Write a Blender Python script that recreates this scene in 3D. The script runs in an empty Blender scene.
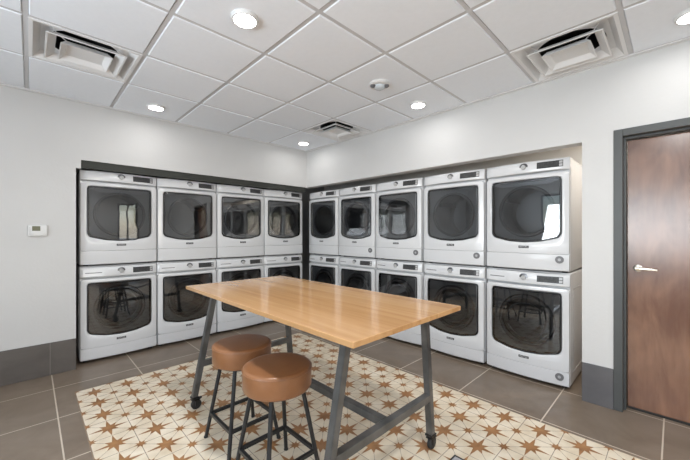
import bpy, bmesh, math, random
from mathutils import Vector, Matrix
random.seed(4)
PI = math.pi
scene = bpy.context.scene
COL = scene.collection

# ------------------------------------------------------------------ materials
def new_mat(name):
    m = bpy.data.materials.new(name); m.use_nodes = True
    nt = m.node_tree
    return m, nt, nt.nodes['Principled BSDF']

def simple(name, col, rough=.5, metal=0., spec=.5, coat=0.):
    m, nt, b = new_mat(name)
    b.inputs['Base Color'].default_value = (*col, 1)
    b.inputs['Roughness'].default_value = rough
    b.inputs['Metallic'].default_value = metal
    b.inputs['Specular IOR Level'].default_value = spec
    b.inputs['Coat Weight'].default_value = coat
    # a touch of procedural variation so nothing is perfectly even
    n = nt.nodes.new('ShaderNodeTexNoise'); n.inputs['Scale'].default_value = 9
    tc = nt.nodes.new('ShaderNodeTexCoord'); nt.links.new(tc.outputs['Object'], n.inputs['Vector'])
    r = nt.nodes.new('ShaderNodeMapRange')
    r.inputs['To Min'].default_value = max(0.02, rough - .03); r.inputs['To Max'].default_value = min(1, rough + .03)
    nt.links.new(n.outputs['Fac'], r.inputs['Value']); nt.links.new(r.outputs['Result'], b.inputs['Roughness'])
    return m

def mottled(name, c1, c2, scale=4, rough=.5, bump=0., bscale=60, stretch=(1, 1, 1), world=True, detail=6, spec=.5, dist=.3):
    m, nt, b = new_mat(name)
    L = nt.links.new
    g = nt.nodes.new('ShaderNodeNewGeometry'); tc = nt.nodes.new('ShaderNodeTexCoord')
    mp = nt.nodes.new('ShaderNodeMapping'); mp.inputs['Scale'].default_value = stretch
    L(g.outputs['Position'] if world else tc.outputs['Object'], mp.inputs['Vector'])
    n = nt.nodes.new('ShaderNodeTexNoise'); n.inputs['Scale'].default_value = scale; n.inputs['Detail'].default_value = detail
    n.inputs['Distortion'].default_value = dist
    L(mp.outputs['Vector'], n.inputs['Vector'])
    cr = nt.nodes.new('ShaderNodeValToRGB')
    cr.color_ramp.elements[0].position = .3; cr.color_ramp.elements[1].position = .7
    cr.color_ramp.elements[0].color = (*c1, 1); cr.color_ramp.elements[1].color = (*c2, 1)
    L(n.outputs['Fac'], cr.inputs['Fac']); L(cr.outputs['Color'], b.inputs['Base Color'])
    b.inputs['Roughness'].default_value = rough
    b.inputs['Specular IOR Level'].default_value = spec
    if bump:
        n2 = nt.nodes.new('ShaderNodeTexNoise'); n2.inputs['Scale'].default_value = bscale; n2.inputs['Detail'].default_value = 4
        L(mp.outputs['Vector'], n2.inputs['Vector'])
        bp = nt.nodes.new('ShaderNodeBump'); bp.inputs['Strength'].default_value = bump; bp.inputs['Distance'].default_value = .004
        L(n2.outputs['Fac'], bp.inputs['Height']); L(bp.outputs['Normal'], b.inputs['Normal'])
    return m

def emit(name, col, s):
    m = bpy.data.materials.new(name); m.use_nodes = True; nt = m.node_tree; nt.nodes.clear()
    e = nt.nodes.new('ShaderNodeEmission'); o = nt.nodes.new('ShaderNodeOutputMaterial')
    e.inputs['Color'].default_value = (*col, 1); e.inputs['Strength'].default_value = s
    nt.links.new(e.outputs[0], o.inputs[0]); return m

def tinted_glass(name, tint, refl, rough=.02):
    m = bpy.data.materials.new(name); m.use_nodes = True; nt = m.node_tree; nt.nodes.clear(); L = nt.links.new
    o = nt.nodes.new('ShaderNodeOutputMaterial'); t = nt.nodes.new('ShaderNodeBsdfTransparent'); g = nt.nodes.new('ShaderNodeBsdfGlossy')
    t.inputs['Color'].default_value = (*tint, 1); g.inputs['Roughness'].default_value = rough
    f = nt.nodes.new('ShaderNodeFresnel'); f.inputs['IOR'].default_value = 1.5
    a = nt.nodes.new('ShaderNodeMath'); a.operation = 'ADD'; a.inputs[1].default_value = refl; a.use_clamp = True
    mx = nt.nodes.new('ShaderNodeMixShader')
    L(f.outputs[0], a.inputs[0]); L(a.outputs[0], mx.inputs[0]); L(t.outputs[0], mx.inputs[1]); L(g.outputs[0], mx.inputs[2]); L(mx.outputs[0], o.inputs[0])
    return m

M = {}
M['wall'] = mottled('wall_paint', (.60, .595, .585), (.63, .625, .615), 1.6, .55, .25, 45)
M['ceil'] = mottled('ceiling_tile', (.86, .895, .945), (.88, .915, .965), 30, .9, .35, 260)
M['tee'] = simple('ceiling_grid_metal', (.60, .60, .61), .6)
M['trimwhite'] = simple('ceiling_trim_white', (.78, .78, .78), .5)
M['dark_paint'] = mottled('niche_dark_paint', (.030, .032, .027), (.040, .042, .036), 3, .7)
M['soffit'] = mottled('niche_soffit_paint', (.80, .77, .72), (.84, .81, .76), 2, .7)
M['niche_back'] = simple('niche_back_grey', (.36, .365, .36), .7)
M['frame_grey'] = simple('door_frame_grey', (.070, .074, .073), .45)
M['enamel'] = simple('white_enamel', (.655, .66, .67), .22, spec=.5, coat=.3)
M['glass'] = tinted_glass('smoked_door_glass', (.30, .31, .32), .10)
M['glass_w'] = tinted_glass('smoked_washer_glass', (.27, .275, .28), .075)
M['winglass'] = tinted_glass('clear_window_glass', (.96, .97, .97), .0)
M['black'] = simple('black_plastic', (.012, .012, .013), .3)
M['blackrub'] = simple('black_rubber', (.02, .02, .02), .6)
M['display'] = mottled('display_panel', (.035, .035, .036), (.07, .07, .07), 60, .45, world=False, spec=.25)
M['chrome'] = simple('chrome', (.14, .14, .145), .3, 1.)
M['drum'] = simple('drum_metal', (.50, .50, .51), .35, .7)
M['cavity'] = simple('dark_cavity', (.05, .05, .052), .5)
M['gasket'] = simple('door_ring_grey', (.34, .34, .35), .25)
M['sticker'] = simple('sticker_grey', (.15, .15, .155), .4)
M['stickerlite'] = simple('sticker_light', (.40, .40, .41), .4)
M['lightgrey'] = simple('light_grey_plastic', (.42, .42, .42), .4)
M['badge_txt'] = simple('badge_lettering', (.62, .62, .62), .3)
M['steel'] = mottled('raw_steel_frame', (.08, .082, .08), (.155, .153, .15), 9, .32, .1, 90, (1, 1, 1), world=False)
M['steel'].node_tree.nodes['Principled BSDF'].inputs['Metallic'].default_value = .45
M['blacksteel'] = simple('black_steel', (.025, .026, .028), .35, .3)
M['leather'] = mottled('brown_leather', (.20, .085, .036), (.26, .115, .048), 7, .32, .15, 160, world=False)
M['plate'] = simple('white_plastic', (.70, .70, .69), .35)
M['pale'] = simple('pale_blue_plastic', (.60, .66, .70), .15)
M['lcd'] = simple('lcd_green', (.105, .11, .055), .3)
M['lever'] = simple('satin_nickel_lever', (.86, .80, .70), .25, .85)
M['lamp'] = emit('lamp_diffuser', (1, .985, .96), 22)
M['gapdark'] = simple('door_gap_dark', (.02, .018, .016), .6)

# oak table top: strips along the length with grain
def wood(name, cs, strip, axis='Y', rough=.25, grain=38, along=1.6):
    m, nt, b = new_mat(name); L = nt.links.new; N = nt.nodes.new
    tc = N('ShaderNodeTexCoord'); sx = N('ShaderNodeSeparateXYZ'); L(tc.outputs['Object'], sx.inputs[0])
    a = {'X': 'Y', 'Y': 'X'}.get(axis, 'Y')
    d = N('ShaderNodeMath'); d.operation = 'DIVIDE'; L(sx.outputs[a], d.inputs[0]); d.inputs[1].default_value = strip
    fl = N('ShaderNodeMath'); fl.operation = 'FLOOR'; L(d.outputs[0], fl.inputs[0])
    wn = N('ShaderNodeTexWhiteNoise'); wn.noise_dimensions = '1D'; L(fl.outputs[0], wn.inputs['W'])
    mp = N('ShaderNodeMapping'); L(tc.outputs['Object'], mp.inputs['Vector'])
    s = {'X': (along, grain, grain), 'Y': (grain, along, grain), 'Z': (grain, grain, along)}[axis]
    mp.inputs['Scale'].default_value = s
    cb = N('ShaderNodeCombineXYZ'); ml = N('ShaderNodeMath'); ml.operation = 'MULTIPLY'; ml.inputs[1].default_value = 31
    L(wn.outputs['Value'], ml.inputs[0]); L(ml.outputs[0], cb.inputs[2]); L(cb.outputs[0], mp.inputs['Location'])
    n = N('ShaderNodeTexNoise'); n.inputs['Scale'].default_value = 1; n.inputs['Detail'].default_value = 6; n.inputs['Distortion'].default_value = .6
    L(mp.outputs[0], n.inputs['Vector'])
    mx = N('ShaderNodeMath'); mx.operation = 'MULTIPLY_ADD'; L(wn.outputs['Value'], mx.inputs[0]); mx.inputs[1].default_value = .35
    sc = N('ShaderNodeMath'); sc.operation = 'MULTIPLY'; sc.inputs[1].default_value = .75; L(n.outputs['Fac'], sc.inputs[0]); L(sc.outputs[0], mx.inputs[2])
    cr = N('ShaderNodeValToRGB'); e = cr.color_ramp.elements
    e[0].position = .25; e[0].color = (*cs[0], 1); e[1].position = .8; e[1].color = (*cs[2], 1)
    k = e.new(.52); k.color = (*cs[1], 1)
    L(mx.outputs[0], cr.inputs[0]); L(cr.outputs[0], b.inputs['Base Color'])
    b.inputs['Roughness'].default_value = rough
    return m
M['oak'] = wood('oak_butcher_block', ((.39, .21, .088), (.48, .275, .125), (.54, .33, .16)), .075, 'Y', .13, 22, 1.2)
M['oakedge'] = wood('oak_edge', ((.40, .225, .10), (.50, .30, .145), (.58, .36, .19)), 5, 'Y', .4, 40, 2)

def door_wood():
    m, nt, b = new_mat('walnut_stained_door'); L = nt.links.new; N = nt.nodes.new
    tc = N('ShaderNodeTexCoord')
    mp = N('ShaderNodeMapping'); mp.inputs['Scale'].default_value = (2.6, 2.6, .8); L(tc.outputs['Object'], mp.inputs['Vector'])
    n = N('ShaderNodeTexNoise'); n.inputs['Scale'].default_value = 2.2; n.inputs['Detail'].default_value = 8; n.inputs['Distortion'].default_value = 1.6
    L(mp.outputs[0], n.inputs['Vector'])
    mp2 = N('ShaderNodeMapping'); mp2.inputs['Scale'].default_value = (34, 34, 5); L(tc.outputs['Object'], mp2.inputs['Vector'])
    n2 = N('ShaderNodeTexNoise'); n2.inputs['Scale'].default_value = 1; n2.inputs['Detail'].default_value = 5; L(mp2.outputs[0], n2.inputs['Vector'])
    n3 = N('ShaderNodeTexNoise'); n3.inputs['Scale'].default_value = 2.6; n3.inputs['Detail'].default_value = 3; L(tc.outputs['Object'], n3.inputs['Vector'])
    a = N('ShaderNodeMath'); a.operation = 'MULTIPLY_ADD'; L(n.outputs['Fac'], a.inputs[0]); a.inputs[1].default_value = .5
    s = N('ShaderNodeMath'); s.operation = 'MULTIPLY'; s.inputs[1].default_value = .18; L(n2.outputs['Fac'], s.inputs[0]); L(s.outputs[0], a.inputs[2])
    a2 = N('ShaderNodeMath'); a2.operation = 'MULTIPLY_ADD'; L(n3.outputs['Fac'], a2.inputs[0]); a2.inputs[1].default_value = .35; L(a.outputs[0], a2.inputs[2])
    cr = N('ShaderNodeValToRGB'); e = cr.color_ramp.elements
    e[0].position = .40; e[0].color = (.13, .052, .026, 1); e[1].position = .70; e[1].color = (.29, .145, .082, 1)
    L(a2.outputs[0], cr.inputs[0]); L(cr.outputs[0], b.inputs['Base Color']); b.inputs['Roughness'].default_value = .26; b.inputs['Coat Weight'].default_value = .6; b.inputs['Coat Roughness'].default_value = .2
    return m
M['doorwood'] = door_wood()

# large dark floor tile with pale grout (grid measured in metres)
def tile_mat(name, ox, oy, px, py, c1, c2, grout, gw, rough, axes='XY'):
    m, nt, b = new_mat(name); L = nt.links.new; N = nt.nodes.new
    g = N('ShaderNodeNewGeometry'); s = N('ShaderNodeSeparateXYZ'); L(g.outputs['Position'], s.inputs[0])
    def line(out, o, p):
        a = N('ShaderNodeMath'); a.operation = 'SUBTRACT'; L(out, a.inputs[0]); a.inputs[1].default_value = o
        d = N('ShaderNodeMath'); d.operation = 'DIVIDE'; L(a.outputs[0], d.inputs[0]); d.inputs[1].default_value = p
        r = N('ShaderNodeMath'); r.operation = 'ROUND'; L(d.outputs[0], r.inputs[0])
        q = N('ShaderNodeMath'); q.operation = 'SUBTRACT'; L(d.outputs[0], q.inputs[0]); L(r.outputs[0], q.inputs[1])
        ab = N('ShaderNodeMath'); ab.operation = 'ABSOLUTE'; L(q.outputs[0], ab.inputs[0])
        lt = N('ShaderNodeMath'); lt.operation = 'LESS_THAN'; L(ab.outputs[0], lt.inputs[0]); lt.inputs[1].default_value = gw / 2 / p
        f = N('ShaderNodeMath'); f.operation = 'FLOOR'; L(d.outputs[0], f.inputs[0])
        return lt.outputs[0], f.outputs[0]
    l1, f1 = line(s.outputs[axes[0]], ox, px); l2, f2 = line(s.outputs[axes[1]], oy, py)
    mx = N('ShaderNodeMath'); mx.operation = 'MAXIMUM'; L(l1, mx.inputs[0]); L(l2, mx.inputs[1])
    cb = N('ShaderNodeCombineXYZ'); L(f1, cb.inputs[0]); L(f2, cb.inputs[1])
    wn = N('ShaderNodeTexWhiteNoise'); L(cb.outputs[0], wn.inputs['Vector'])
    off = N('ShaderNodeVectorMath'); off.operation = 'MULTIPLY_ADD'; L(wn.outputs['Color'], off.inputs[0]); off.inputs[1].default_value = (9, 9, 9); L(g.outputs['Position'], off.inputs[2])
    n = N('ShaderNodeTexNoise'); n.inputs['Scale'].default_value = 3.2; n.inputs['Detail'].default_value = 8; n.inputs['Roughness'].default_value = .6; n.inputs['Distortion'].default_value = .8
    L(off.outputs[0], n.inputs['Vector'])
    cr = N('ShaderNodeValToRGB'); e = cr.color_ramp.elements; e[0].position = .3; e[1].position = .72; e[0].color = (*c1, 1); e[1].color = (*c2, 1)
    L(n.outputs['Fac'], cr.inputs[0])
    mc = N('ShaderNodeMix'); mc.data_type = 'RGBA'; L(mx.outputs[0], mc.inputs['Factor']); L(cr.outputs[0], mc.inputs['A']); mc.inputs['B'].default_value = (*grout, 1)
    L(mc.outputs['Result'], b.inputs['Base Color']); b.inputs['Roughness'].default_value = rough
    bp = N('ShaderNodeBump'); bp.inputs['Strength'].default_value = .3; bp.inputs['Distance'].default_value = .002; bp.invert = True
    L(mx.outputs[0], bp.inputs['Height']); L(bp.outputs[0], b.inputs['Normal'])
    return m
M['floor'] = tile_mat('taupe_porcelain_floor_tile', -2.975, -.385, .608, .603, (.175, .132, .095), (.25, .195, .148), (.62, .54, .44), .008, .32)
M['base_l'] = tile_mat('skirting_tile_left', -2.985, 9, .608, 50, (.085, .074, .066), (.135, .12, .108), (.22, .20, .18), .004, .4, 'XZ')
M['base_r'] = tile_mat('skirting_tile_right', .9, 9, 50, 50, (.09, .088, .092), (.13, .125, .13), (.4, .38, .35), .004, .4, 'YZ')
M['cream'] = mottled('cream_cement_tile', (.68, .575, .42), (.83, .745, .60), 7, .4, detail=5)
M['star'] = mottled('ochre_star_glaze', (.27, .125, .045), (.43, .22, .09), 14, .4, detail=5)
M['groutline'] = simple('tile_joint_grey', (.33, .27, .215), .7)
M['ext'] = emit('daylight_backdrop', (.85, .93, 1.0), 3.0)

# ------------------------------------------------------------------ mesh helpers
def obj(name, bm, mats, parent=None, smooth=False, recalc=True):
    if recalc: bmesh.ops.recalc_face_normals(bm, faces=bm.faces[:])
    me = bpy.data.meshes.new(name); bm.to_mesh(me); bm.free()
    for m in (mats if isinstance(mats, (list, tuple)) else [mats]): me.materials.append(m)
    if smooth:
        for p in me.polygons: p.use_smooth = True
        try: me.set_sharp_from_angle(angle=math.radians(smooth if smooth > 1 else 38))
        except Exception: pass
    o = bpy.data.objects.new(name, me); COL.objects.link(o)
    if parent: o.parent = parent
    return o

def box(bm, x0, x1, y0, y1, z0, z1, bev=0., mi=0, seg=2):
    v = [bm.verts.new(p) for p in ((x0,y0,z0),(x1,y0,z0),(x1,y1,z0),(x0,y1,z0),(x0,y0,z1),(x1,y0,z1),(x1,y1,z1),(x0,y1,z1))]
    fs = [bm.faces.new([v[i] for i in q]) for q in ((3,2,1,0),(4,5,6,7),(0,1,5,4),(1,2,6,5),(2,3,7,6),(3,0,4,7))]
    for f in fs: f.material_index = mi
    if bev:
        es = list({e for f in fs for e in f.edges})
        r = bmesh.ops.bevel(bm, geom=es, offset=bev, segments=seg, profile=.5, affect='EDGES')
        for f in r['faces']: f.material_index = mi
    return v

def B(*a, **k):
    bm = bmesh.new(); box(bm, *a, **k); return bm

def tube(bm, p, q, r, n=12, mi=0, r2=None, square=False, roll=0):
    p, q = Vector(p), Vector(q); d = (q - p).normalized()
    up = Vector((0, 0, 1)) if abs(d.z) < .9 else Vector((0, 1, 0))
    a = d.cross(up).normalized(); b = d.cross(a).normalized()
    if square: n = 4; roll = PI / 4
    r2 = r if r2 is None else r2
    R = [[bm.verts.new(c + (a * math.cos(roll + 2*PI*i/n) + b * math.sin(roll + 2*PI*i/n)) * rr * (math.sqrt(2) if square else 1)) for i in range(n)] for c, rr in ((p, r), (q, r2))]
    for i in range(n):
        f = bm.faces.new((R[0][i], R[0][(i+1) % n], R[1][(i+1) % n], R[1][i])); f.material_index = mi
    bm.faces.new(R[0][::-1]).material_index = mi; bm.faces.new(R[1]).material_index = mi

def lathe(bm, prof, n=32, c=(0, 0, 0), axis='Z', mi=0, cap0=True, cap1=True):
    rings = []
    for r, h in prof:
        ring = []
        for i in range(n):
            t = 2*PI*i/n; x, y = r*math.cos(t), r*math.sin(t)
            p = {'Z': (x, y, h), 'Y': (x, h, y), 'X': (h, x, y)}[axis]
            ring.append(bm.verts.new((c[0]+p[0], c[1]+p[1], c[2]+p[2])))
        rings.append(ring)
    for a, b in zip(rings, rings[1:]):
        for i in range(n): bm.faces.new((a[i], a[(i+1) % n], b[(i+1) % n], b[i])).material_index = mi
    if cap0: bm.faces.new(rings[0][::-1]).material_index = mi
    if cap1: bm.faces.new(rings[-1]).material_index = mi
    return rings

def skin_rings(bm, rings, mi=0, cap=False):
    V = [[bm.verts.new(p) for p in r] for r in rings]
    n = len(V[0])
    for a, b in zip(V, V[1:]):
        for i in range(n): bm.faces.new((a[i], a[(i+1) % n], b[(i+1) % n], b[i])).material_index = mi
    if cap: bm.faces.new(V[-1]).material_index = mi
    return V

def thing(name, label, cat, loc=(0, 0, 0), rz=0, group=None):
    o = bpy.data.objects.new(name, None); o.empty_display_size = .1; COL.objects.link(o)
    o.location = loc; o.rotation_euler = (0, 0, rz)
    o['label'] = label; o['category'] = cat
    if group: o['group'] = group
    return o
def tag(o, label, cat, group=None):
    o['label'] = label; o['category'] = cat
    if group: o['group'] = group
    return o
def struct(name, bm, m, parent=None, **k):
    o = obj(name, bm, m, parent, **k)
    if not parent: o['kind'] = 'structure'
    return o
def copy_tree(o, parent=None):
    c = o.copy(); COL.objects.link(c); c.parent = parent
    for ch in list(o.children): copy_tree(ch, c)
    return c
def text_mesh(s, size, depth):
    cu = bpy.data.curves.new('lettering', 'FONT'); cu.body = s; cu.size = size; cu.extrude = depth; cu.align_x = 'CENTER'; cu.align_y = 'CENTER'
    t = bpy.data.objects.new('lettering_tmp', cu); COL.objects.link(t)
    bpy.context.view_layer.update()
    me = bpy.data.meshes.new_from_object(t.evaluated_get(bpy.context.evaluated_depsgraph_get()))
    bpy.data.objects.remove(t); bpy.data.curves.remove(cu)
    return me

# ------------------------------------------------------------------ room
H = 2.593                     # ceiling
XL, YB = -5.6, -7.2           # far sides of the room, behind the camera
ND = .92                      # niche depth
NT = 2.035                    # niche head height
NX = -2.80                    # left end of niche on left wall
NY = -3.544                   # right end of niche on right wall

bm = B(XL-.2, 1.1, YB-.2, 1.1, -.1, 0); struct('floor', bm, M['floor'])

# inlaid field of patterned star tiles, one mesh, flush with the floor
A = .2275; X0 = -2.850; NXT = 10; Y0 = -.590; NYT = 25
bm = bmesh.new()
box(bm, X0, X0+NXT*A, Y0-NYT*A, Y0, -.01, .0012, mi=0)
def flat(pts, z, mi):
    f = bm.faces.new([bm.verts.new((x, y, z)) for x, y in pts])
    if f.normal.z < 0: f.normal_flip()
    f.material_index = mi
def seg(x0, y0, x1, y1, w, z, mi):
    dx, dy = x1-x0, y1-y0; l = math.hypot(dx, dy); nx, ny = -dy/l*w/2, dx/l*w/2
    flat([(x0+nx, y0+ny), (x0-nx, y0-ny), (x1-nx, y1-ny), (x1+nx, y1+ny)], z, mi)
def star(cx, cy, rl, rd, ri, z, ph=0, clip=None):
    P = []
    for k in range(16):
        t = k*PI/8
        r = ri if k % 2 else (rl if (k//2) % 2 == ph else rd)
        x, y = cx+r*math.cos(t), cy+r*math.sin(t)
        if clip: x = min(max(x, clip[0]), clip[1]); y = min(y, clip[2])
        P.append((x, y))
    V = [bm.verts.new((x, y, z)) for x, y in P]; c = bm.verts.new((min(max(cx, X0), X0+NXT*A), min(cy, Y0), z))
    for k in range(16):
        q, w = V[k], V[(k+1) % 16]
        ar = (q.co-c.co).cross(w.co-c.co)
        if ar.length < 1e-9: continue
        f = bm.faces.new((c, q, w)); f.material_index = 1
for i in range(NXT+1): seg(X0+i*A, Y0, X0+i*A, Y0-NYT*A, .0035, .0016, 2)
for j in range(NYT+1): seg(X0, Y0-j*A, X0+NXT*A, Y0-j*A, .0035, .0017, 2)
for i in range(NXT):
    for j in range(NYT):
        cx, cy = X0+(i+.5)*A, Y0-(j+.5)*A
        seg(cx-A/2, cy-A/2, cx+A/2, cy+A/2, .0022, .0018, 2); seg(cx-A/2, cy+A/2, cx+A/2, cy-A/2, .0022, .0019, 2)
        star(cx, cy, .112, .070, .035, .0024)
for i in range(NXT+1):
    for j in range(NYT):
        star(X0+i*A, Y0-j*A, .044, .040, .019, .0022, clip=(X0, X0+NXT*A, Y0))
o = struct('floor_tile_inlay', bm, [M['cream'], M['star'], M['groutline']], recalc=False)
bm = bmesh.new()
e = .005
box(bm, X0-e, X0, Y0-NYT*A, Y0+e, -.01, .0015); box(bm, X0, X0+NXT*A, Y0, Y0+e, -.01, .0015); box(bm, X0+NXT*A, X0+NXT*A+e, Y0-NYT*A, Y0+e, -.01, .0015)
struct('trim_3', bm, simple('inlay_edging', (.30, .21, .14), .5))

# walls
T = .12
bm = bmesh.new()
box(bm, XL-T, NX, 0, T, 0, H+.4); box(bm, NX, 0, 0, T, NT, H+.4); box(bm, NX, -2.762, 0, .06, 1.950, NT)
struct('wall_left', bm, M['wall'])
D0, D1, DT = -3.736, -4.74, 2.083   # door frame outer edges
bm = bmesh.new()
box(bm, 0, T, NY, T, NT, H+.4); box(bm, 0, T, D0, NY, 0, H+.4); box(bm, 0, T, D1, D0, DT, H+.4); box(bm, 0, T, YB-T, D1, 0, H+.4)
struct('wall_right', bm, M['wall'])
UX, UY, UH = 1.15, -5.0, 2.45     # utility space behind the right wall
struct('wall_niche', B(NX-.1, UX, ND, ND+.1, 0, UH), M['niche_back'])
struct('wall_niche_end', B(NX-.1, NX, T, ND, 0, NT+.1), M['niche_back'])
struct('wall_utility', B(UX, UX+.1, UY-.1, ND+.1, 0, UH), M['soffit'])
struct('wall_utility_end', B(T, UX, UY-.1, UY, 0, UH), M['soffit'])
struct('ceiling_utility', B(T, UX, UY, ND, UH, UH+.05), M['soffit'])
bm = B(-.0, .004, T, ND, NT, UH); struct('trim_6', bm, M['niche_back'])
bm = B(NX, 0, T, ND, NT, NT+.1)
struct('ceiling_niche', bm, M['soffit'])
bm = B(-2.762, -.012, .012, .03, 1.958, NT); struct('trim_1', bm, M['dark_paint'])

# walls behind the camera with their windows
W1 = (-4.7, -2.6, .75, 2.25)      # on the wall behind, x range / z range (y = YB)
GD = (-1.30, -.72, .0, 2.25)        # glazed entrance door
W2 = (-4.75, -1.85, .75, 2.25)       # on the far left wall, y range (x = XL)
bm = bmesh.new()
xs = [XL-T, W1[0], W1[1], GD[0], GD[1], T]
box(bm, xs[0], xs[1], YB-T, YB, 0, H+.4); box(bm, xs[2], xs[3], YB-T, YB, 0, H+.4); box(bm, xs[4], xs[5], YB-T, YB, 0, H+.4)
box(bm, xs[1], xs[2], YB-T, YB, 0, W1[2]); box(bm, xs[1], xs[2], YB-T, YB, W1[3], H+.4); box(bm, xs[3], xs[4], YB-T, YB, GD[3], H+.4)
struct('wall_back', bm, M['wall'])
bm = bmesh.new()
box(bm, XL-T, XL, YB, W2[0], 0, H+.4); box(bm, XL-T, XL, W2[1], 0, 0, H+.4); box(bm, XL-T, XL, W2[0], W2[1], 0, W2[2]); box(bm, XL-T, XL, W2[0], W2[1], W2[3], H+.4)
struct('wall_front', bm, M['wall'])
def window(name, a, b, z0, z1, axis, c, bars):
    fr = bmesh.new(); w = .05
    def bx(p0, p1, q0, q1):
        if axis == 'Y': box(fr, p0, p1, c-.07, c-.02, q0, q1)
        else: box(fr, c-.07, c-.02, p0, p1, q0, q1)
    bx(a, a+w, z0, z1); bx(b-w, b, z0, z1); bx(a+w, b-w, z0, z0+w); bx(a+w, b-w, z1-w, z1)
    for t in bars: bx(t-.02, t+.02, z0+w, z1-w)
    o = struct(name, fr, M['frame_grey'])
    g = B(a+w, b-w, c-.048, c-.042, z0+w, z1-w) if axis == 'Y' else B(c-.048, c-.042, a+w, b-w, z0+w, z1-w)
    obj('pane', g, M['winglass'], o)
window('window_1', W1[0], W1[1], W1[2], W1[3], 'Y', YB, [-3.65])
window('door_2', GD[0], GD[1], GD[2], GD[3], 'Y', YB, [-1.03])
window('window_2', W2[0], W2[1], W2[2], W2[3], 'X', XL, [-2.82, -3.78])

# skirting tiles
bm = B(XL, NX, -.011, 0, 0, .30, bev=.0015, seg=1); struct('baseboard_left', bm, M['base_l'])
bm = B(-.011, 0, D0, NY, 0, .302, bev=.0015, seg=1); box(bm, -.011, 0, YB, D1, 0, .302); struct('baseboard_right', bm, M['base_r'])

# door and frame
o = bmesh.new(); fw = .053; dx = .105
box(o, -.006, dx+.05, D0-fw, D0, 0, DT, bev=.003); box(o, -.006, dx+.05, D1, D1+fw, 0, DT, bev=.003)
box(o, -.006, dx+.05, D1+fw, D0-fw, DT-fw, DT, bev=.003)
# inner rebate of the pressed metal frame
box(o, .055, dx+.05, D0-fw-.014, D0-fw, 0, DT-fw); box(o, .055, dx+.05, D1+fw, D1+fw+.014, 0, DT-fw); box(o, .055, dx+.05, D1+fw+.014, D0-fw-.014, DT-fw-.014, DT-fw)
fr = struct('trim_4', o, M['frame_grey'])
DY0, DY1 = D1+fw+.018, D0-fw-.018
door = bpy.data.objects.new('door_1', None); COL.objects.link(door); door['kind'] = 'structure'; door.location = (dx, 0, 0)
obj('door_leaf', B(.0, .045, DY0, DY1, .018, DT-fw-.018, bev=.002, seg=1), M['doorwood'], door)
h = bmesh.new(); hy, hz = DY1-.058, 1.058
lathe(h, [(.027, 0), (.027, -.006), (.020, -.011), (.012, -.012), (.012, -.045)], 24, (0, hy, hz), 'X')
hd = obj('handle', h, M['lever'], door, smooth=True)
h = bmesh.new()
pts = [(-.045, hy+.012, hz), (-.05, hy-.02, hz), (-.05, hy-.06, hz-.002), (-.046, hy-.105, hz-.006)]
skin = []
for k, p in enumerate(pts):
    r = (.014, .012, .010, .008)[k]
    skin.append([(p[0]+.6*r*math.cos(t), p[1], p[2]+r*math.sin(t)) for t in [2*PI*i/12 for i in range(12)]])
V = skin_rings(h, skin, cap=True); h.faces.new(V[0][::-1])
obj('lever', h, M['lever'], hd, smooth=True)
struct('door_gap_block', B(dx+.004, dx+.05, DY0-.01, DY1+.01, 0, .0175), M['gapdark'])  # dark strip added below the leaf to stop light leaking through the gap

# ------------------------------------------------------------------ suspended ceiling
TT = .6096; EX, EY = -.699, -.7885; G = .004
xl = [-.04] + [EX-k*TT for k in range(0, 8)] ; xl.append(XL+.03)
yl = [-.04] + [EY-j*TT for j in range(0, 11)]; yl = [y for y in yl if y > YB+.1] + [YB+.03]
vents = [((-2.528-3.1374)/2, (EY+EY-TT)/2), ((-.04+EX)/2, -.7885-.3048), ((-.04+EX)/2, EY-4.5*TT)]
bm = bmesh.new()
for i in range(len(xl)-1):
    for j in range(len(yl)-1):
        a, b, c, d = xl[i+1], xl[i], yl[j+1], yl[j]
        if any(a < vx < b and c < vy < d for vx, vy in vents): continue
        g = .012
        z0 = H
        # tile with a shallow reveal edge dropping a little below the grid
        o4 = [(a+g, c+g), (b-g, c+g), (b-g, d-g), (a+g, d-g)]
        i4 = [(a+g+.007, c+g+.007), (b-g-.007, c+g+.007), (b-g-.007, d-g-.007), (a+g+.007, d-g-.007)]
        vo = [bm.verts.new((x, y, z0+.012)) for x, y in o4]; v1 = [bm.verts.new((x, y, z0+.001)) for x, y in i4]
        for k in range(4): bm.faces.new((vo[k], vo[(k+1) % 4], v1[(k+1) % 4], v1[k]))
        bm.faces.new(v1)
for f in bm.faces:
    if f.normal.z > 0: f.normal_flip()
ceil = struct('ceiling', bm, M['ceil'], recalc=False)
bm = bmesh.new()
for x in xl: box(bm, x-.012, x+.012, YB, 0, H+.006, H+.014)
for y in yl: box(bm, XL, 0, y-.012, y+.012, H+.0065, H+.0135)
box(bm, XL-T, T, YB-T, T, H+.26, H+.3)
struct('ceiling_grid', bm, M['tee'])
bm = bmesh.new()
w = .038
box(bm, XL, 0, -w, 0, H-.001, H+.004); box(bm, -w, 0, YB, -w, H-.001, H+.004); box(bm, XL, XL+w, YB, -w, H-.001, H+.004); box(bm, XL+w, -w, YB, YB+w, H-.001, H+.004)
box(bm, XL, 0, -w-.004, -w, H-.003, H+.006); box(bm, -w-.004, -w, YB, -w-.004, H-.003, H+.006)
struct('trim_5', bm, M['trimwhite'])

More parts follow.
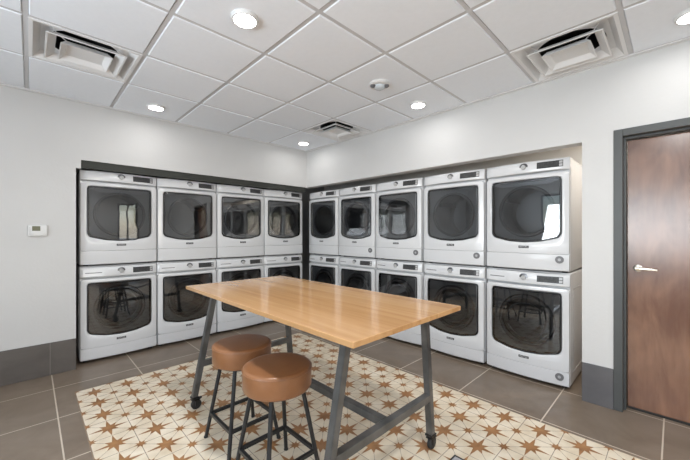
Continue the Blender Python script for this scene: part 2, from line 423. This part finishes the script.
# ------------------------------------------------------------------ ceiling fittings
def sq(h, z, hy=None):
    hy = h if hy is None else hy
    return [(-h, -hy, z), (h, -hy, z), (h, hy, z), (-h, hy, z)]
def make_vent(label, loc, hx, hy):
    t = thing('ceiling_vent', label, 'air vent', (loc[0], loc[1], H), 0, 'square ceiling air diffusers')
    f = bmesh.new()
    skin_rings(f, [sq(hx, .006, hy), sq(hx, -.001, hy), sq(hx-.02, -.001, hy-.02), sq(.236, .050, .236), sq(.236, .058, .236), sq(.24, .058, .24), sq(hx, .012, hy)])
    obj('frame', f, M['trimwhite'], t)
    f = bmesh.new()
    skin_rings(f, [sq(.215, -.014), sq(.215, -.010), sq(.165, .026), sq(.160, .026), sq(.205, -.014), sq(.215, -.014)])
    for s in (-1, 1):
        for u in (-1, 1): tube(f, (s*.16, u*.16, .024), (s*.20, u*.20, .055), .003, 6)
    obj('cone', f, M['trimwhite'], t)
    f = bmesh.new()
    V = skin_rings(f, [sq(.105, .010), sq(.136, -.022), sq(.142, -.022), sq(.112, .014)])
    f.faces.new(V[0]); f.faces.new(V[-1])
    for s in (-1, 1): tube(f, (s*.1, s*.1, .010), (s*.162, s*.162, .024), .003, 6)
    obj('centre_plate', f, M['trimwhite'], t)
    f = bmesh.new(); lathe(f, [(.205, .052), (.205, .22)], 40, cap0=False, cap1=True)
    obj('duct', f, M['black'], t)
    f = bmesh.new()
    n = 40; ring = [(.205*math.cos(2*PI*i/n), .205*math.sin(2*PI*i/n), .052) for i in range(n)]
    def pr(c):
        m = max(abs(c[0]), abs(c[1])); return (c[0]/m*.237, c[1]/m*.237, .052)
    skin_rings(f, [ring, [pr(c) for c in ring]])
    obj('collar', f, M['trimwhite'], t)
    return t
make_vent('square white ceiling air diffuser above the left wall and thermostat', vents[0], .293, .293)
make_vent('square white ceiling air diffuser in the far corner where the washer rows meet', vents[1], .318, .293)
make_vent('square white ceiling air diffuser above the right wall near the door', vents[2], .318, .293)

def make_light():
    t = thing('ceiling_light', 'x', 'ceiling light', (0, 0, 0), 0, 'round recessed ceiling lights')
    f = bmesh.new(); lathe(f, [(.080, .002), (.080, -.006), (.074, -.020), (.066, -.022), (.063, -.019)], 40, cap0=True, cap1=False)
    obj('trim_ring', f, M['plate'], t, smooth=True)
    f = bmesh.new(); lathe(f, [(.063, -.0185), (.063, -.0205)], 40)
    obj('lens', f, M['lamp'], t)
    return t
lp = make_light()
spots = [(-.366, -.405, 'small round ceiling light in the far corner above the meeting washer rows'),
         (-2.211, -.404, 'round ceiling light close to the left wall, between diffuser and corner'),
         (-.377, -2.284, 'round ceiling light close to the right wall, beside the smoke detector'),
         (-2.206, -2.275, 'largest round ceiling light, bright disc above the wooden table'),
         (-.361, -4.13, 'round ceiling light cut by the right edge of the picture above the door'),
         (-2.2, -4.12, 'round ceiling light above the camera position, outside the picture'),
         (-.37, -6.0, 'round ceiling light by the glazed entrance, outside the picture'),
         (-2.2, -6.0, 'round ceiling light near the back window, outside the picture'),
         ]
for k, (x, y, lab) in enumerate(spots):
    o = lp if k == 0 else copy_tree(lp)
    o.location = (x, y, H+.001); o['label'] = lab
    L = bpy.data.lights.new('downlight', 'AREA'); L.shape = 'DISK'; L.size = .12; L.energy = 1.1 if (x > -.5 or y > -.5) else 18.0; L.color = (1, .992, .985)
    lo = bpy.data.objects.new('downlight_lamp', L); COL.objects.link(lo); lo.location = (x, y, H-.023)

o = copy_tree(lp); o.location = (.7, -4.0, UH); o['label'] = 'round ceiling light in the utility space behind the dryers and door'
L = bpy.data.lights.new('downlight', 'AREA'); L.shape = 'DISK'; L.size = .12; L.energy = 11; L.color = (1, .93, .84)
lo = bpy.data.objects.new('downlight_lamp', L); COL.objects.link(lo); lo.location = (.7, -4.0, UH-.023)

t = thing('smoke_detector', 'round white ceiling detector with two dark round lenses in the middle of a ceiling tile', 'smoke detector', (-.98, -2.291, H+.001), math.radians(-45))
f = bmesh.new(); lathe(f, [(.088, 0), (.088, -.012), (.08, -.020), (.0745, -.022)], 36); obj('base', f, M['plate'], t, smooth=True)
f = bmesh.new(); lathe(f, [(.05, -.022), (.048, -.034), (.036, -.043), (.015, -.047)], 28); obj('dome', f, M['pale'], t, smooth=True)
for s in (-1, 1):
    f = bmesh.new(); lathe(f, [(.024, -.020), (.024, -.030), (.018, -.036), (.008, -.038)], 20, (s*.056, -.018, 0)); o = obj('lens', f, M['sticker'], t, smooth=True); o['label'] = 'dark round lens'

t = thing('thermostat', 'small white wall thermostat with a dark green display on the left wall', 'thermostat', (-3.063, 0, 1.338))
obj('housing', B(-.070, .060, -.026, 0, -.048, .052, bev=.008), M['plate'], t, smooth=True)
obj('screen', B(-.042, .012, -.0275, -.02, .000, .042, bev=.001, seg=1), M['lcd'], t)
f = bmesh.new()
for k in range(4): box(f, -.064, -.050, -.0268, -.02, -.03+k*.018, -.027+k*.018)
obj('slots', f, M['lightgrey'], t)
obj('lower_flap', B(-.03, .03, -.029, -.02, -.042, -.012, bev=.002), M['plate'], t)

# ------------------------------------------------------------------ washing machines and dryers (front faces -Y)
CZ = .53
def polar(poly, ths, cz=CZ):
    out = []
    P = [(x, z-cz) for x, z in poly]; n = len(P)
    for th in ths:
        d = (math.cos(th), math.sin(th)); best = None
        for i in range(n):
            ax, az = P[i]; bx_, bz = P[(i+1) % n]
            ex, ez = bx_-ax, bz-az
            den = d[0]*ez - d[1]*ex
            if abs(den) < 1e-12: continue
            s = (ax*ez - az*ex)/den; u = (ax*d[1] - az*d[0])/den
            if s > 0 and -1e-6 <= u <= 1+1e-6 and (best is None or s > best): best = s
        out.append((d[0]*best, cz+d[1]*best))
    return out
def chaikin(P, k=3):
    for _ in range(k):
        Q = []
        for i in range(len(P)):
            a, b = P[i], P[(i+1) % len(P)]
            Q += [(.75*a[0]+.25*b[0], .75*a[1]+.25*b[1]), (.25*a[0]+.75*b[0], .25*a[1]+.75*b[1])]
        P = Q
    return P
def guard(P, r):
    # extra control points near each corner so that only the corner is rounded
    Q = []
    n = len(P)
    for i in range(n):
        a, p, b = Vector(P[i-1]), Vector(P[i]), Vector(P[(i+1) % n])
        ra = min(r, (a-p).length*.45); rb = min(r, (b-p).length*.45)
        Q += [tuple(p+(a-p).normalized()*ra), tuple(p), tuple(p+(b-p).normalized()*rb)]
    return Q
HW = .340
NA = 112
corner = [math.atan2(z-CZ, x) for x, z in ((.335, .846), (-.335, .846), (-.335, .155), (.335, .155))]
ths = sorted([2*PI*i/NA - PI for i in range(NA)])
OUT = chaikin(guard([(.336, .848), (-.336, .848), (-.336, .152), (.336, .152)], .03))
WIN = chaikin(guard([(.284, .812), (-.284, .812), (-.284, .325), (-.262, .292), (-.13, .259), (0, .250), (.13, .259), (.262, .292), (.284, .325)], .05), 3)
PO = polar(OUT, ths); PW = polar(WIN, ths)
def bulge(x): return -.030*(1-(x/.342)**2)
def ringof(P, y, s=0.):
    # offset towards centre by s metres
    R = []
    for x, z in P:
        l = math.hypot(x, z-CZ); k = (l-s)/l
        R.append((x*k, y+bulge(x*k), CZ+(z-CZ)*k))
    return R
def lerp_ring(P, Q, t, y):
    return [((1-t)*a[0]+t*b[0], y+bulge((1-t)*a[0]+t*b[0]), (1-t)*a[1]+t*b[1]) for a, b in zip(P, Q)]

def make_machine(kind):
    w = kind == 'washing_machine'
    t = thing(kind, 'x', 'washing machine' if w else 'tumble dryer', (0, 0, 0), 0)
    # cabinet with a round loading opening
    f = bmesh.new()
    cb, ct = (.03, .980) if w else (.008, .972)
    box(f, -HW, HW, .012, .73, cb, ct, bev=.012, seg=3)
    front = max((q for q in f.faces if q.normal.y < -.9 or abs(q.calc_center_median().y-.012) < 1e-4), key=lambda q: q.calc_area())
    bmesh.ops.delete(f, geom=[front], context='FACES_ONLY')
    rect = polar([(HW-.006, ct-.006), (-HW+.006, ct-.006), (-HW+.006, cb+.006), (HW-.006, cb+.006)], ths)
    circ = [(.235*math.cos(a), CZ+.235*math.sin(a)) for a in ths]
    skin_rings(f, [[(x, .012, z) for x, z in rect], [(x, .012, z) for x, z in circ], [(x, .05, z) for x, z in circ]])
    if w:   # pressed panel on the cabinet sides
        for s in (-1, 1):
            xx = s*HW
            for (a, b, c, d) in ((.10, .112, .12, .84), (.60, .612, .12, .84), (.10, .612, .83, .842), (.10, .612, .12, .132)):
                box(f, xx-.002, xx+.002, a, b, c, d)
    obj('cabinet', f, M['enamel'], t, smooth=30)
    # drum
    f = bmesh.new()
    V = lathe(f, [(.236, .045), (.25, .06), (.25, .42), (.22, .45), (.02, .46)], 48, (0, 0, CZ), 'Y', cap0=False)
    for k in range(3):
        a = k*2*PI/3 + .5
        c, s = math.cos(a), math.sin(a)
        q = [(-.03, .25), (0, .19), (.03, .25)]
        V0 = [f.verts.new((u*(-s)+r*c, .08, CZ+u*c+r*s)) for u, r in q]; V1 = [f.verts.new((u*(-s)+r*c, .41, CZ+u*c+r*s)) for u, r in q]
        for i in range(2): f.faces.new((V0[i], V0[i+1], V1[i+1], V1[i]))
        f.faces.new(V0)
    obj('drum', f, M['drum'], t, smooth=True, recalc=False)
    f = bmesh.new()
    R0 = .222 if w else .232
    lathe(f, [(R0, -.002), (R0-.004, -.012), (R0-.020, -.014), (R0-.026, -.004), (R0-.02, .03), (R0+.004, .03), (R0, -.002)], 56, (0, 0, CZ), 'Y', cap0=False, cap1=False)
    if w: lathe(f, [(.165, .0), (.16, -.008), (.15, -.006), (.13, .06), (.10, .10), (.04, .115)], 48, (0, 0, CZ), 'Y', cap0=False)
    obj('loading_ring' if not w else 'gasket', f, M['gasket'], t, smooth=True)
    # door with its big window opening
    f = bmesh.new()
    skin_rings(f, [ringof(PO, .010), ringof(PO, -.017), ringof(PO, -.0195, .0015), ringof(PO, -.020, .006), lerp_ring(PO, PW, .55, -.022), ringof(PW, -.024, -.010), ringof(PW, -.021, -.004), ringof(PW, -.012, 0), ringof(PW, .010, 0), ringof(PO, .010)])
    door = obj('door', f, M['enamel'], t, smooth=45)
    f = bmesh.new()
    skin_rings(f, [ringof(PW, -.006), ringof(PW, -.016, .001), ringof(PW, -.018, .006), ringof(PW, -.016, .014), ringof(PW, -.004, .020), ringof(PW, .004, .012), ringof(PW, -.006)])
    obj('window_rim', f, M['black'], door, smooth=45)
    f = bmesh.new()
    rings = [ringof(PW, -.013 - .012*(1-(1-k/5)**2), .012+0) if False else [(x*q, -.024-.0015*(1-q*q)+bulge(.19+0*x), CZ+(z-CZ)*q) for x, z in PW] for k, q in enumerate((.965, .8, .6, .4, .2, .02))]
    V = skin_rings(f, rings, cap=True)
    g = obj('window_glass', f, M['glass_w' if w else 'glass'], door, smooth=80)
    # control panel: curved, leaning back
    f = bmesh.new(); NXp = 20
    prof = [(.010, .866), (-.010, .866), (-.024, .870), (-.027, .878), (-.020, .940), (-.016, .957), (-.006, .968), (.012, .972)]
    cols = []
    for i in range(NXp+1):
        x = -HW + 2*HW*i/NXp
        edge = min(1, (HW-abs(x))/.012)
        cols.append([f.verts.new((x, (y*(.35+.65*edge) if y < 0 else y) + (bulge(x) if y < .005 else 0), z)) for y, z in prof])
    for a, b in zip(cols, cols[1:]):
        for k in range(len(prof)-1): f.faces.new((a[k], b[k], b[k+1], a[k+1]))
    f.faces.new(cols[0]); f.faces.new(cols[-1][::-1])
    obj('control_panel', f, M['enamel'], t, smooth=40)
    # lower panel
    f = bmesh.new(); cols = []
    lb = cb+.003
    prof = [(.012, lb), (-.010, lb), (-.018, lb+.006), (-.020, lb+.016), (-.020, .1490), (-.0185, .1505), (.010, .1505)]
    for i in range(NXp+1):
        x = -HW+.004 + 2*(HW-.004)*i/NXp
        cols.append([f.verts.new((x, y + (bulge(x) if y < .005 else 0), z)) for y, z in prof])
    for a, b in zip(cols, cols[1:]):
        for k in range(len(prof)-1): f.faces.new((a[k], b[k], b[k+1], a[k+1]))
    f.faces.new(cols[0]); f.faces.new(cols[-1][::-1])
    obj('lower_panel', f, M['enamel'], t, smooth=40)
    # knob
    yk = -.018 - .030
    f = bmesh.new(); lathe(f, [(.037, yk+.014), (.037, yk-.002), (.033, yk-.004)], 32, (0, 0, .920), 'Y', mi=0)
    k = obj('dial', f, M['chrome'], t, smooth=35)
    f = bmesh.new(); lathe(f, [(.020, yk-.003), (.020, yk-.020), (.017, yk-.023)], 28, (0, 0, .920), 'Y'); box(f, -.003, .003, yk-.028, yk-.02, .922, .942)
    obj('dial_cap', f, M['lightgrey'], k, smooth=35)
    # display: dark strip following the panel with a light key column at its end
    def curved(x0, x1, z0, z1, off, mat, name, parent):
        f = bmesh.new(); c = []
        for i in range(9):
            x = x0+(x1-x0)*i/8
            def yy(z): return -.027+(z-.878)/(.940-.878)*.007 + bulge(x)
            c.append([f.verts.new((x, yy(z0)-off, z0)), f.verts.new((x, yy(z1)-off, z1)), f.verts.new((x, yy(z1)+.004, z1)), f.verts.new((x, yy(z0)+.004, z0))])
        for a, b in zip(c, c[1:]):
            for q in range(4): f.faces.new((a[q], b[q], b[(q+1) % 4], a[(q+1) % 4]))
        f.faces.new(c[0]); f.faces.new(c[-1])
        return obj(name, f, mat, parent)
    zz = (.892, .948)
    d = curved(.105, .296, zz[0], zz[1], .0015, M['black'], 'display', t)
    curved(.112, .262, zz[0]+.006, zz[1]-.006, .0025, M['display'], 'screen', d)
    curved(.268, .292, zz[0]+.005, zz[0]+.026, .0025, M['lightgrey'], 'key', d)
    curved(.268, .292, zz[0]+.031, zz[1]-.005, .0025, M['lightgrey'], 'key', d)
    if w:
        d = curved(-.318, -.15, .880, .952, .0006, M['enamel'], 'detergent_drawer', t)
        curved(-.300, -.165, .909, .917, .0012, M['sticker'], 'drawer_grip', d)
    # badge below the window with the maker's name
    yb = -.050
    f = B(-.042, .042, yb-.004, yb+.004, .199, .221, bev=.002, seg=1)
    bd = obj('badge', f, M['black'], door)
    bd_t = bpy.data.objects.new('lettering', TXT); COL.objects.link(bd_t); bd_t.parent = bd
    bd_t.location = (0, yb-.0045, .2095); bd_t.rotation_euler = (PI/2, 0, 0)
    # feet
    for sx in (-1, 1):
        for yy in (.06, .66):
            f = bmesh.new()
            if w: lathe(f, [(.022, 0), (.022, .012), (.012, .013), (.012, .032)], 16, (sx*.29, yy, 0))
            else: lathe(f, [(.022, -.005), (.022, .004), (.012, .0045), (.012, .010)], 16, (sx*.29, yy, 0))
            obj('foot', f, M['blackrub'], t)
    return t
TXT = text_mesh('MAYTAG', .0165, .0006); TXT.materials.append(M['badge_txt'])
def add_sticker(t):
    y = -.020 + bulge(.270)
    f = bmesh.new(); lathe(f, [(.031, y+.006), (.031, y-.0060)], 28, (.270, 0, .108), 'Y')
    s = obj('energy_sticker', f, M['sticker'], t)
    f = bmesh.new(); lathe(f, [(.012, y-.0055), (.012, y-.0066)], 24, (.270, 0, .108), 'Y')
    obj('sticker_centre', f, M['stickerlite'], s); 
    s['label'] = 'round grey sticker'

pw = make_machine('washing_machine'); pd = make_machine('dryer')
DZ = .985
FR = .10
lay = []
A_c = [-2.424, -1.735, -1.046, -.361]
B_c = [-3.108, -2.404, -1.695, -.998, -.300]
posA = ['at left end of left row beside the thermostat', 'second from left end of left row', 'third from left end of left row', 'of left row nearest the corner']
posB = ['at right end of right row nearest the door', 'second from the door end of right row', 'in the middle of right row', 'second from the corner in right row', 'of right row nearest the corner']
first = [True, True]
for top in (0, 1):
    for row, cs in ((0, A_c), (1, B_c)):
        for k, c in enumerate(cs):
            proto = pd if top else pw
            if first[top]: o = proto; first[top] = False
            else: o = copy_tree(proto)
            lay.append((o, top, row, k, c))
for o, top, row, k, c in lay:
    if row == 0: o.location = (c, FR, DZ*top); o.rotation_euler = (0, 0, 0)
    else: o.location = (FR, c, DZ*top); o.rotation_euler = (0, 0, -PI/2)
    n = 'white tumble dryer stacked on top, ' if top else 'white front-load washer at the bottom, '
    o['label'] = n + (posA if row == 0 else posB)[k]
    o['group'] = ('dryers' if top else 'washing machines') + (' along the left wall' if row == 0 else ' along the right wall')
    if row == 1 and ((top and k <= 3) or (not top and k == 0)): add_sticker(o)

# ------------------------------------------------------------------ table
tx, ty = -1.79, -2.312
t = thing('work_table', 'long counter-height table with a light oak top on a grey steel frame with casters', 'table', (tx, ty, 0))
obj('table_top', B(-2.255-tx, -1.388-tx, -3.217-ty, -1.408-ty, .884, .909, bev=.003, seg=2), [M['oak']], t)
S = .020
ly = (-3.015-ty, -1.545-ty)
for yy in ly:
    for xb, xt in ((-2.238, -2.082), (-1.370, -1.442)):
        f = bmesh.new()
        zt, zb = .884, .095
        V = [f.verts.new((x-tx+sx*S, yy+sy*S, z)) for x, z in ((xb, zb), (xt, zt)) for sx, sy in ((-1,-1),(1,-1),(1,1),(-1,1))]
        for q in ((0,1,5,4),(1,2,6,5),(2,3,7,6),(3,0,4,7)): f.faces.new([V[i] for i in q])
        f.faces.new(V[0:4][::-1]); f.faces.new(V[4:8])
        bmesh.ops.bevel(f, geom=f.edges[:], offset=.003, segments=2, affect='EDGES')
        obj('leg', f, M['steel'], t, smooth=35)
        # caster
        cxw = xb-tx
        f = bmesh.new()
        box(f, cxw-.024, cxw+.024, yy-.024, yy+.024, .084, .096)
        lathe(f, [(.013, .070), (.013, .086)], 14, (cxw, yy, 0))
        ca = obj('caster', f, M['black'], t)
        f = bmesh.new()
        ox = .012
        for s in (-1, 1): box(f, cxw-.012+ox, cxw+.014+ox, yy+s*.018-.002, yy+s*.018+.002, .028, .076)
        box(f, cxw-.022, cxw+.026+ox, yy-.020, yy+.020, .070, .076); box(f, cxw+.026, cxw+.052, yy-.010, yy+.010, .072, .080)
        obj('fork', f, M['black'], ca)
        f = bmesh.new()
        lathe(f, [(.028, -.014), (.036, -.010), (.036, .010), (.028, .014)], 26, (cxw+ox, yy, .036), 'Y')
        obj('wheel', f, M['blackrub'], ca, smooth=40)
    f = bmesh.new(); box(f, -2.192+.012-tx, -1.391-.010-tx, yy-S, yy+S, .307, .350, bev=.003)
    obj('cross_rail', f, M['steel'], t)
    f = bmesh.new(); box(f, -2.082-tx, -1.442-tx, yy-.018, yy+.018, .862, .884)
    obj('top_rail', f, M['steel'], t)
f = B(-.021, .021, ly[0]+S, ly[1]-S, .307, .350, bev=.003); obj('long_rail', f, M['steel'], t)

# ------------------------------------------------------------------ stools
def make_stool():
    t = thing('bar_stool', 'x', 'stool', (0, 0, 0), 0, 'round leather bar stools at the table')
    R = .181; z0, z1 = .500, .617
    f = bmesh.new()
    pr = [(.02, z0), (R-.02, z0), (R-.006, z0+.004), (R, z0+.014), (R, z1-.016), (R-.001, z1-.013), (R-.003, z1-.006), (R-.010, z1-.001), (R-.03, z1), (.02, z1+.002)]
    lathe(f, pr, 64); obj('seat', f, M['leather'], t, smooth=50)
    f = bmesh.new()
    n = 64
    V = []
    for i in range(n):
        a = 2*PI*i/n; ring = []
        for q in range(6):
            b = 2*PI*q/6; rr = R+.0005+.0025*math.cos(b); ring.append(f.verts.new((rr*math.cos(a), rr*math.sin(a), z1-.012+.0025*math.sin(b))))
        V.append(ring)
    for i in range(n):
        for q in range(6): f.faces.new((V[i][q], V[(i+1) % n][q], V[(i+1) % n][(q+1) % 6], V[i][(q+1) % 6]))
    obj('seam_piping', f, M['leather'], t, smooth=True)
    f = bmesh.new(); lathe(f, [(.15, z0-.010), (.15, z0)], 32); obj('seat_plate', f, M['blacksteel'], t)
    bt, tp = .166, .094
    for sx, sy in ((-1, -1), (1, -1), (1, 1), (-1, 1)):
        f = bmesh.new(); tube(f, (sx*bt, sy*bt, 0.002), (sx*tp, sy*tp, z0-.006), .0115, 14)
        lg = obj('leg', f, M['blacksteel'], t, smooth=40)
        f = bmesh.new(); lathe(f, [(.013, 0), (.013, .010)], 14, (sx*bt, sy*bt, 0)); obj('foot_cap', f, M['blackrub'], lg)
    zr = .158; q = bt+(tp-bt)*zr/z0
    P = [(-q, -q), (q, -q), (q, q), (-q, q)]
    for i in range(4):
        a, b = P[i], P[(i+1) % 4]
        f = bmesh.new(); tube(f, (*a, zr), (*b, zr), .009, square=True); obj('footrest_bar', f, M['blacksteel'], t)
    return t
s1 = make_stool(); s2 = copy_tree(s1)
s1.location = (-2.14, -2.11, 0); s1['label'] = 'brown leather round bar stool on black legs, farther one behind, half under the table'
s2.location = (-2.17, -2.57, 0); s2['label'] = 'brown leather round bar stool on black legs, nearer one in front'

# floor box at the very bottom of the picture
t = thing('floor_outlet', 'small square floor outlet cover with a black rim on the star tiles beside the caster', 'floor outlet', (-1.385, -3.21, 0))
f = bmesh.new()
for a, b, c, d in ((-.064, .064, .056, .064), (-.064, .064, -.064, -.056), (-.064, -.056, -.056, .056), (.056, .064, -.056, .056)): box(f, a, b, c, d, .002, .0075)
obj('rim', f, M['black'], t)
obj('cover', B(-.056, .056, -.056, .056, .002, .0055), M['stickerlite'], t)

# ------------------------------------------------------------------ outdoors, seen only through the windows behind the camera
struct('ground_outside', B(-30, 20, -40, YB-.25, -.12, -.02), simple('pavement', (.20, .205, .21), .8))
# daylight entering at the windows
def win_light(name, loc, rot, sx, sy, e, c=(.86, .93, 1.0)):
    L = bpy.data.lights.new(name, 'AREA'); L.shape = 'RECTANGLE'; L.size = sx; L.size_y = sy; L.energy = e; L.color = c
    o = bpy.data.objects.new(name, L); COL.objects.link(o); o.location = loc; o.rotation_euler = rot
win_light('window_daylight', ((W1[0]+W1[1])/2, YB-.13, 1.5), (PI/2+.7, 0, 0), 2.1, 1.4, 48, (1, .95, .9))
win_light('entrance_daylight', ((GD[0]+GD[1])/2, YB-.13, 1.15), (PI/2+.5, 0, 0), .55, 2.0, 5, (.85, .93, 1))
win_light('side_window_daylight', (XL-.13, (W2[0]+W2[1])/2, 1.5), (PI/2+.7, 0, -PI/2), 2.8, 1.4, 165)

wd = bpy.data.worlds.new('world'); scene.world = wd; wd.use_nodes = True
nt = wd.node_tree; bg = nt.nodes['Background']
sky = nt.nodes.new('ShaderNodeTexSky'); sky.sky_type = 'NISHITA'; sky.sun_disc = False; sky.sun_elevation = math.radians(38); sky.sun_rotation = math.radians(200)
nt.links.new(sky.outputs[0], bg.inputs['Color']); bg.inputs['Strength'].default_value = .25

# ------------------------------------------------------------------ camera
cam = bpy.data.cameras.new('camera'); co = bpy.data.objects.new('camera', cam); COL.objects.link(co)
co.location = (-3.11622, -4.05578, 1.31697); co.rotation_euler = (PI/2, 0, .79712-PI/2)
cam.sensor_width = 36; cam.lens = 322.1/690*36; cam.shift_y = 3.17/690; cam.clip_start = .02
scene.camera = co
vs = scene.view_settings; vs.view_transform = 'Standard'; vs.look = 'None'; vs.gamma = 1; vs.use_curve_mapping = False; vs.exposure = .18
